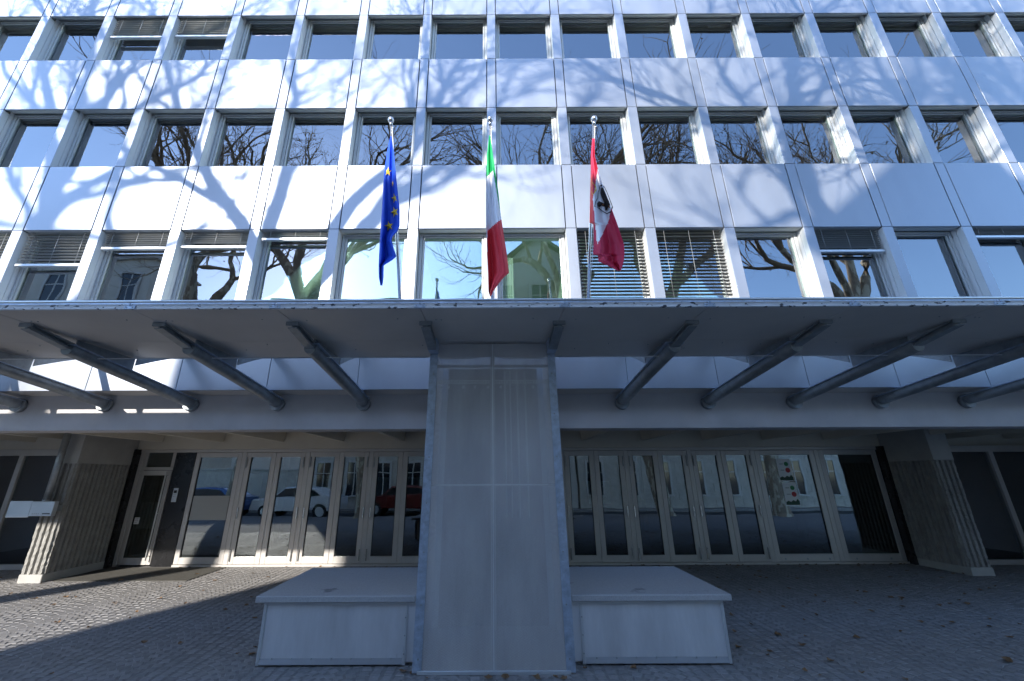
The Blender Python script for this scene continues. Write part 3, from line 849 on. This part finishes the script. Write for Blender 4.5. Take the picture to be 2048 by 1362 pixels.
def tnp(x, y):
    xl = 1195.8 - (y - 336) * .157 if y < 398 else 1186 + (y - 398) * .095
    if y < 336 or x < xl: return 0 if x < 1186 and y > 350 else 1
    low = 490.6 - (x - 1194.4) * 2.13 if x < 1216.7 else 443 - (x - 1216.7) * 4.0
    return 1 if y > low and y > 400 else 2
o, org = flag('regional_flag', TN, tnp, [M['fred'], M['fcrimson'], M['fwhite']], 'red and white flag with a dark eagle shield on the right pole', .3, 3.93)
S = [(1200, 371), (1204, 369), (1209, 373), (1214, 383), (1220, 398), (1226, 414), (1223, 424), (1214, 428), (1205, 423), (1198, 417), (1188.5, 413), (1190, 404), (1195, 396), (1196, 384)]
cx = sum(p[0] for p in S) / len(S); cy = sum(p[1] for p in S) / len(S)
for i in range(len(S)):
    p, q = S[i], S[(i + 1) % len(S)]
    ins = lambda a: (cx + (a[0] - cx) * .90, cy + (a[1] - cy) * .93)
    mark(o, org, TN, [p, q, ins(q), ins(p)], .3, 3.93, 'shield_edge', M['fblack'], .012)
mark(o, org, TN, [(1202, 376), (1206, 375), (1210, 384), (1214, 394), (1218, 402), (1221, 410), (1217, 413), (1214, 420), (1210, 421), (1211, 414), (1207, 412), (1208, 404), (1204, 396), (1201, 386)], .3, 3.93, 'eagle', M['fblack'], .013)
mark(o, org, TN, [(1194, 407), (1198, 402), (1204, 405), (1210, 408), (1209, 413), (1203, 411), (1199, 414), (1195, 413)], .3, 3.93, 'eagle_wing', M['fblack'], .013)
mark(o, org, TN, [(1205, 379), (1208, 384), (1209, 391), (1206, 389), (1204, 384)], .3, 3.93, 'eagle_head', M['yellow'], .015)
mark(o, org, TN, [(1200, 406), (1206, 408), (1211, 406), (1214, 411), (1207, 411)], .3, 3.93, 'eagle_breast', M['fbrown'], .015)
mark(o, org, TN, [(1215, 404), (1218, 409), (1220, 416), (1216, 414)], .3, 3.93, 'eagle_claw', M['fbrown'], .015)
mark(o, org, TN, [(1182, 358), (1185, 364), (1188, 368), (1192, 372), (1193, 380), (1189, 386), (1185, 390), (1183, 382), (1186, 377), (1182, 372)], .3, 3.93, 'crown', M['yellow'], .013)

# ------------------------------------------------------------------ small things
t = empty('sign_box', (-8.1, 7.76, 1.2), 'brushed metal notice box under the dark downpipe on the left pier', 'sign')
MB().bbox(-.04, .36, -.08, .0, -.12, .12, .006).build('box', M['alu'], t)
MB().bbox(-.44, -.045, -.075, -.06, -.14, .13, .004).build('plate', M['alu'], t)
MB().box(.20, .33, -.084, -.08, -.09, -.072).build('slot', M['dark'], t)
b = MB()
for i in range(4): b.box(.02 + i * .035, .035 + i * .035, -.083, -.08, -.09, -.07)
b.build('mark', M['grey'], t)
MB().box(-.02, .34, .001, .10, -.05, .05).build('bracket', M['steel'], t)
dm = MB().bbox(-7.7, -5.35, 8.02, 9.14, -.012, .008, .004).build('doormat', M['mat']); tag(dm, 'dark rough entrance mat on the cobbles before the glazed entrance door', 'mat')
def poster(x, z, w, hgt, label, dy=0):
    o = empty('poster', (x, YD + .02 - dy, z), label, 'poster')
    MB().box(-w / 2, w / 2, 0, .002, -hgt / 2, hgt / 2).build('sheet', M['white'], o)
    def disc(cx, cz, r, m): MB().tube([(cx, -.004, cz), (cx, -.001, cz)], r, 20).build('print', m, o)
    disc(w * .17, hgt * .26, w * .15, M['green']); disc(w * .2, -hgt * .02, w * .17, M['redp'])
    MB().box(-w * .32, -w * .05, -.003, -.001, hgt * .24, hgt * .28).box(-w * .32, -w * .05, -.003, -.001, -hgt * .04, 0).build('lettering', M['grey'], o)
    b = MB()
    b.prism([(-w * .48, -hgt * .48), (w * .48, -hgt * .48), (w * .48, -hgt * .33), (w * .36, -hgt * .22), (w * .22, -hgt * .33), (w * .05, -hgt * .27), (-w * .12, -hgt * .35), (-w * .3, -hgt * .30), (-w * .48, -hgt * .36)], 1, -.003, -.001)
    b.build('landscape_print', M['dkgreen'], o)
poster(6.35, 1.82, .30, .46, 'upper white poster with green and red discs in the right window')
poster(6.37, 1.33, .30, .46, 'lower white poster with green and red discs in the right window')
tag(MB().box(5.75, 6.17, YD + .044, YD + .048, 1.12, 2.0).build('dark_poster', M['dkgreen']), 'dark green poster left of the two white ones', 'poster')
for (x, z, l) in ((10.0, 1.62, 'upper pale paper notice inside the far right shop window'), (10.1, 1.15, 'lower pale paper notice inside the far right shop window')):
    tag(MB().box(x - .25, x + .25, 9.13, 9.134, z - .17, z + .17).build('notice', M['grey']), l, 'notice')
# fallen leaves
lf = MB()
spots = [(-2.6, 4.9), (-2.35, 5.0), (-.05, 4.36), (-.6, 4.37), (.38, 4.36), (.55, 4.37), (.1, 4.38), (.62, 4.36), (-.75, 4.45), (-.83, 4.5), (.85, 4.55), (1.3, 4.55), (2.4, 5.6), (2.8, 4.9), (3.2, 5.4)]
for i in range(300):
    if i < len(spots): x, y = spots[i]
    else:
        x, y = rnd.uniform(-9, 9.5), rnd.uniform(4.3, 9.15)
        if i % 3 == 0: x = rnd.uniform(2.5, 9.0)
        if i % 7 == 0: y = 9.12
        if abs(x) < 2.4 and y < 6: y = rnd.uniform(6.1, 9)
    r = rnd.uniform(.02, .05); a = rnd.uniform(0, 6.28); n = 7
    ring = []
    for k in range(n):
        t_ = a + 2 * math.pi * k / n; q = r * (1 if k % 2 else .62)
        ring.append((x + q * math.cos(t_), y + q * math.sin(t_), .006 + rnd.uniform(.0, .022)))
    lf.add(ring + [(x, y, .008)], [(k, (k + 1) % n, n) for k in range(n)])
tag(lf.build('fallen_leaves', M['leaf']), 'scattered brown dry leaves lying on the cobbled plaza', 'leaves', kind='stuff')

# ------------------------------------------------------------------ street behind the camera: seen in the panes, and what throws the shade
def house(name, x0, x1, yf, depth, h, m, label, cols, floors, gable=None, stone=0):
    root = empty(name, ((x0 + x1) / 2, yf, 0), label, 'building')
    inv = Matrix.Translation((-(x0 + x1) / 2, -yf, 0))
    def hp(mb, nm, mm, parent=root):
        o = mb.build(nm, mm, None); o.parent = parent; o.matrix_parent_inverse = inv; return o
    yb = yf - depth
    if gable:
        xm = (x0 + x1) / 2
        hp(MB().prism([(x0, -.1), (x1, -.1), (x1, h), (xm, gable), (x0, h)], 1, yb, yf), 'wall', m)
        sl = (gable - h) / (xm - x0); ov = .35
        r = MB().prism([(x0 - ov, h - ov * sl), (xm, gable), (x1 + ov, h - ov * sl), (x1 + ov, h - ov * sl + .14), (xm, gable + .16), (x0 - ov, h - ov * sl + .14)], 1, yb - .3, yf + .35)
        hp(r, 'roof', M['roof'])
    else:
        hp(MB().box(x0, x1, yb, yf, -.1, h), 'wall', m)
        hp(MB().bbox(x0 - .15, x1 + .15, yb - .15, yf + .22, h, h + .16, .02), 'cornice', M['stone'])
    if stone:
        b = MB(); z = .0
        while z < stone:
            x = x0 - (.0 if int(z / .42) % 2 else .4)
            while x < x1:
                a, c = max(x, x0), min(x + .8, x1)
                if c - a > .1: b.bbox(a + .008, c - .008, yf, yf + .03, z + .008, z + .412, .008)
                x += .8
            z += .42
        hp(b, 'stone_block', M['stone'])
    fw = (x1 - x0) / cols; fh = (h - .6) / floors
    for i in range(cols):
        for j in range(floors):
            cx = x0 + fw * (i + .5); z0 = .9 + fh * j if j else .75; ww, wh = min(.95, fw * .45) / 2, min(1.75, fh * .62)
            f = hp(MB().bbox(cx - ww - .12, cx - ww, yf, yf + .08, z0 - .05, z0 + wh + .12, .01).bbox(cx + ww, cx + ww + .12, yf, yf + .08, z0 - .05, z0 + wh + .12, .01)
                   .bbox(cx - ww, cx + ww, yf, yf + .08, z0 + wh, z0 + wh + .12, .01).bbox(cx - ww - .16, cx + ww + .16, yf, yf + .13, z0 - .14, z0 - .05, .01)
                   .bbox(cx - .03, cx + .03, yf + .02, yf + .05, z0 - .05, z0 + wh).bbox(cx - ww, cx + ww, yf + .02, yf + .045, z0 + wh * .66, z0 + wh * .66 + .05), 'window', M['whitewall'])
            MB().box(cx - ww, cx + ww, yf + .032, yf + .036, z0 - .05, z0 + wh).build('pane', M['darkglass'], f).location = (0, 0, 0)
    return root
YB = -6.0
house('stone_house', -10.6, -.3, YB, 9, 9.75, M['stone'], 'long pale stone building across the street left of the gabled house', 6, 3, None, 3.3)
house('gabled_house', -.2, 4.8, YB - .1, 9, 11.4, M['whitewall'], 'white gabled house with brown roof across the street', 3, 4, 13.3)
house('corner_house', 4.9, 24, YB, 9, 9.0, M['stucco'], 'wide cream building across the street right of the gabled house', 10, 3, None, 3.3)
house('tall_palazzo', -32, -17.0, YB, 3, 12.2, M['stucco'], 'tall stuccoed building across the street at the far left end', 8, 4, None, 3.3)
house('distant_block', -60, -19, -26, 6, 13.5, M['stucco'], 'wide stuccoed block standing back beyond the gap across the street', 14, 3)
tag(MB().bbox(-60, -10.75, -6.2, -5.95, -.1, 2.1, .02).bbox(-60.05, -10.75, -6.25, -5.9, 2.1, 2.2, .02).build('garden_wall', M['stone']), 'long low stone garden wall across the street', 'wall')

def car(x, y, m, label, ht=1.42, van=False):
    root = empty('parked_car', (x, y, -.12), label, 'car', 'cars parked across the road')
    L2, w = 2.05, .84
    prof = [(-L2, .35), (-L2 + .04, .62), (-L2 + .12, .86), (-1.1, .93), (-.55, 1.36), (.1, ht), (.95, ht - .06), (1.6, 1.0), (L2 - .05, .93), (L2, .6), (L2 - .04, .35)]
    if van: prof = [(-L2, .35), (-L2, .8), (-1.6, .98), (-1.15, 1.62), (-.2, 1.72), (1.9, 1.7), (L2, 1.0), (L2, .35)]
    b = MB(); vs, fs = [], []
    n = len(prof)
    rings = ((-w, .0), (-w + .03, -.04), (w - .03, -.04), (w, .0))
    for (yy, ins) in ((-w, .06), (-w + .07, 0), (w - .07, 0), (w, .06)):
        for (px, pz) in prof:
            k = max(0, (pz - .9)) * .32
            yv = yy * (1 - k)
            vs.append((px * (1 - ins * .25), yv, pz - ins * (.6 if pz > .5 else -.2)))
    for r in range(3):
        for i in range(n):
            fs.append((r * n + i, r * n + (i + 1) % n, (r + 1) * n + (i + 1) % n, (r + 1) * n + i))
    fs += [tuple(range(n))[::-1], tuple(range(3 * n, 4 * n))]
    b.add(vs, fs, 0, False); b.build('body', m, root)
    for s in (-1, 1):
        q = [(-.95, .96), (-.5, 1.30), (.1, 1.35), (.82, 1.30), (1.25, .99)] if not van else [(-1.35, 1.02), (-1.05, 1.5), (-.2, 1.58), (-.1, 1.02)]
        g = MB(); g.prism([(p[0], p[1]) for p in q], 1, *sorted((s * (w * .88), s * (w * .985)))); g.build('side_window', M['darkglass'], root)
        for xx in (-1.28, 1.28):
            wh = MB().tube([(xx, s * (w - .17), .31), (xx, s * (w + .015), .31)], .31, 20).build('wheel', M['rubber'], root)
            MB().tube([(xx, s * (w + .005), .31), (xx, s * (w + .022), .31)], .19, 12).build('rim', M['alu'], wh)
        MB().ball((-L2 + .05, s * .60, .72), .10, 8, 6, 0, (.6, 1.2, .7)).build('headlight', M['white'], root)
car(-9.4, -2.75, M['carwhite'], 'white car parked at the kerb, mirrored in the folding doors')
car(-13.9, -2.8, M['carblue'], 'blue car parked at the kerb behind the white one')
car(-4.6, -4.0, M['carred'], 'dark red car parked beyond the white car')

# bare plane trees
def tree(x, y, seed, h, lean, label, r0=.30, fork=5.0):
    rr = random.Random(seed)
    root = empty('plane_tree', (x, y, -.12), label, 'tree', 'bare plane trees along the kerb')
    trunk, crown, leaves = MB(), MB(), MB()
    def wander(p, d, L, r, r2, n, mb, sides, jit, up):
        pts, rads = [p.copy()], [r]
        for i in range(n):
            d = (d + Vector((rr.gauss(0, jit), rr.gauss(0, jit), rr.gauss(0, jit) + up))).normalized()
            p = p + d * L / n; pts.append(p.copy()); rads.append(r + (r2 - r) * (i + 1) / n)
        mb.tube(pts, rads, sides, 0, False)
        return pts, rads, d
    def grow(p, d, L, r, lvl):
        sides = (9, 7, 5, 4, 3, 3)[lvl]
        mb = trunk if lvl <= 1 else crown
        pts, rads, dd = wander(p, d, L, r, r * (.60 if lvl < 4 else .35), 7 if lvl < 2 else 5, mb, sides, (.10, .15, .17, .19, .2, .2)[lvl], .03)
        if lvl >= 5:
            if rr.random() < .13:
                q = pts[-1]; s = .035
                leaves.add([q, q + Vector((s, rr.uniform(-s, s), -s)), q + Vector((0, rr.uniform(-s, s), -2 * s)), q + Vector((-s, 0, -s))], [(0, 1, 2, 3)])
            return
        nch = (2, 2, 3, 4, 4, 0)[lvl]
        for i in range(nch):
            t = (.55 if lvl < 2 else .3) + (.45 if lvl < 2 else .7) * (i + rr.random()) / nch if lvl else .75 + .25 * i / nch
            j = min(len(pts) - 1, max(1, int(t * (len(pts) - 1) + .5)))
            base = (pts[j] - pts[j - 1]).normalized()
            ang = rr.uniform(.35, .85); az = rr.uniform(0, 2 * math.pi)
            u = base.orthogonal().normalized(); w = base.cross(u)
            nd = (base * math.cos(ang) + (u * math.cos(az) + w * math.sin(az)) * math.sin(ang))
            nd.y *= .75; nd.z += .10; nd.normalize()
            grow(pts[j], nd, L * rr.uniform(.62, .82), rads[j] * rr.uniform(.55, .78), lvl + 1)
        grow(pts[-1], dd, L * .72, rads[-1] * .9, lvl + 1)
    pts, rads, d = wander(Vector((0, 0, 0)), Vector(lean).normalized(), fork, r0, r0 * .72, 8, trunk, 12, .03, .0)
    trunk.tube([(0, 0, -.02), (0, 0, .25)], [r0 * 1.35, r0 * 1.0], 12, 0, False)
    nl = 4
    for i in range(nl):
        az = 2 * math.pi * (i + rr.uniform(-.25, .25)) / nl + .6; tl = rr.uniform(.28, .6)
        nd = Vector((math.cos(az) * math.sin(tl), math.sin(az) * math.sin(tl) * .7, math.cos(tl)))
        grow(pts[-1] - d * (.1 + .25 * i * .5), nd, (h - fork) * .44, rads[-1] * rr.uniform(.62, .92), 1)
    trunk.build('trunk', M['bark'], root); crown.build('crown', M['twig'], root)
    if leaves.v: leaves.build('dry_leaves', M['leaf'], root)
tree(-11.9, -1.15, 3, 15.8, (.10, 0, 1), 'leftmost bare plane tree behind the photographer, beside the white car', .34, 7.4)
tree(-5.9, -1.2, 12, 15.8, (-.03, 0, 1), 'bare plane tree behind the photographer facing the left flagpole', .32, 7.9)
tree(3.1, -1.3, 21, 15.8, (-.10, 0, 1), 'bare plane tree behind the photographer facing the gabled house', .32, 7.4)
tree(7.8, -1.2, 5, 15.8, (-.10, 0, 1), 'bare plane tree behind the photographer facing the right bench', .36, 7.8)
tree(13.0, -1.2, 9, 15.5, (-.03, 0, 1), 'rightmost bare plane tree behind the photographer', .34, 7.2)
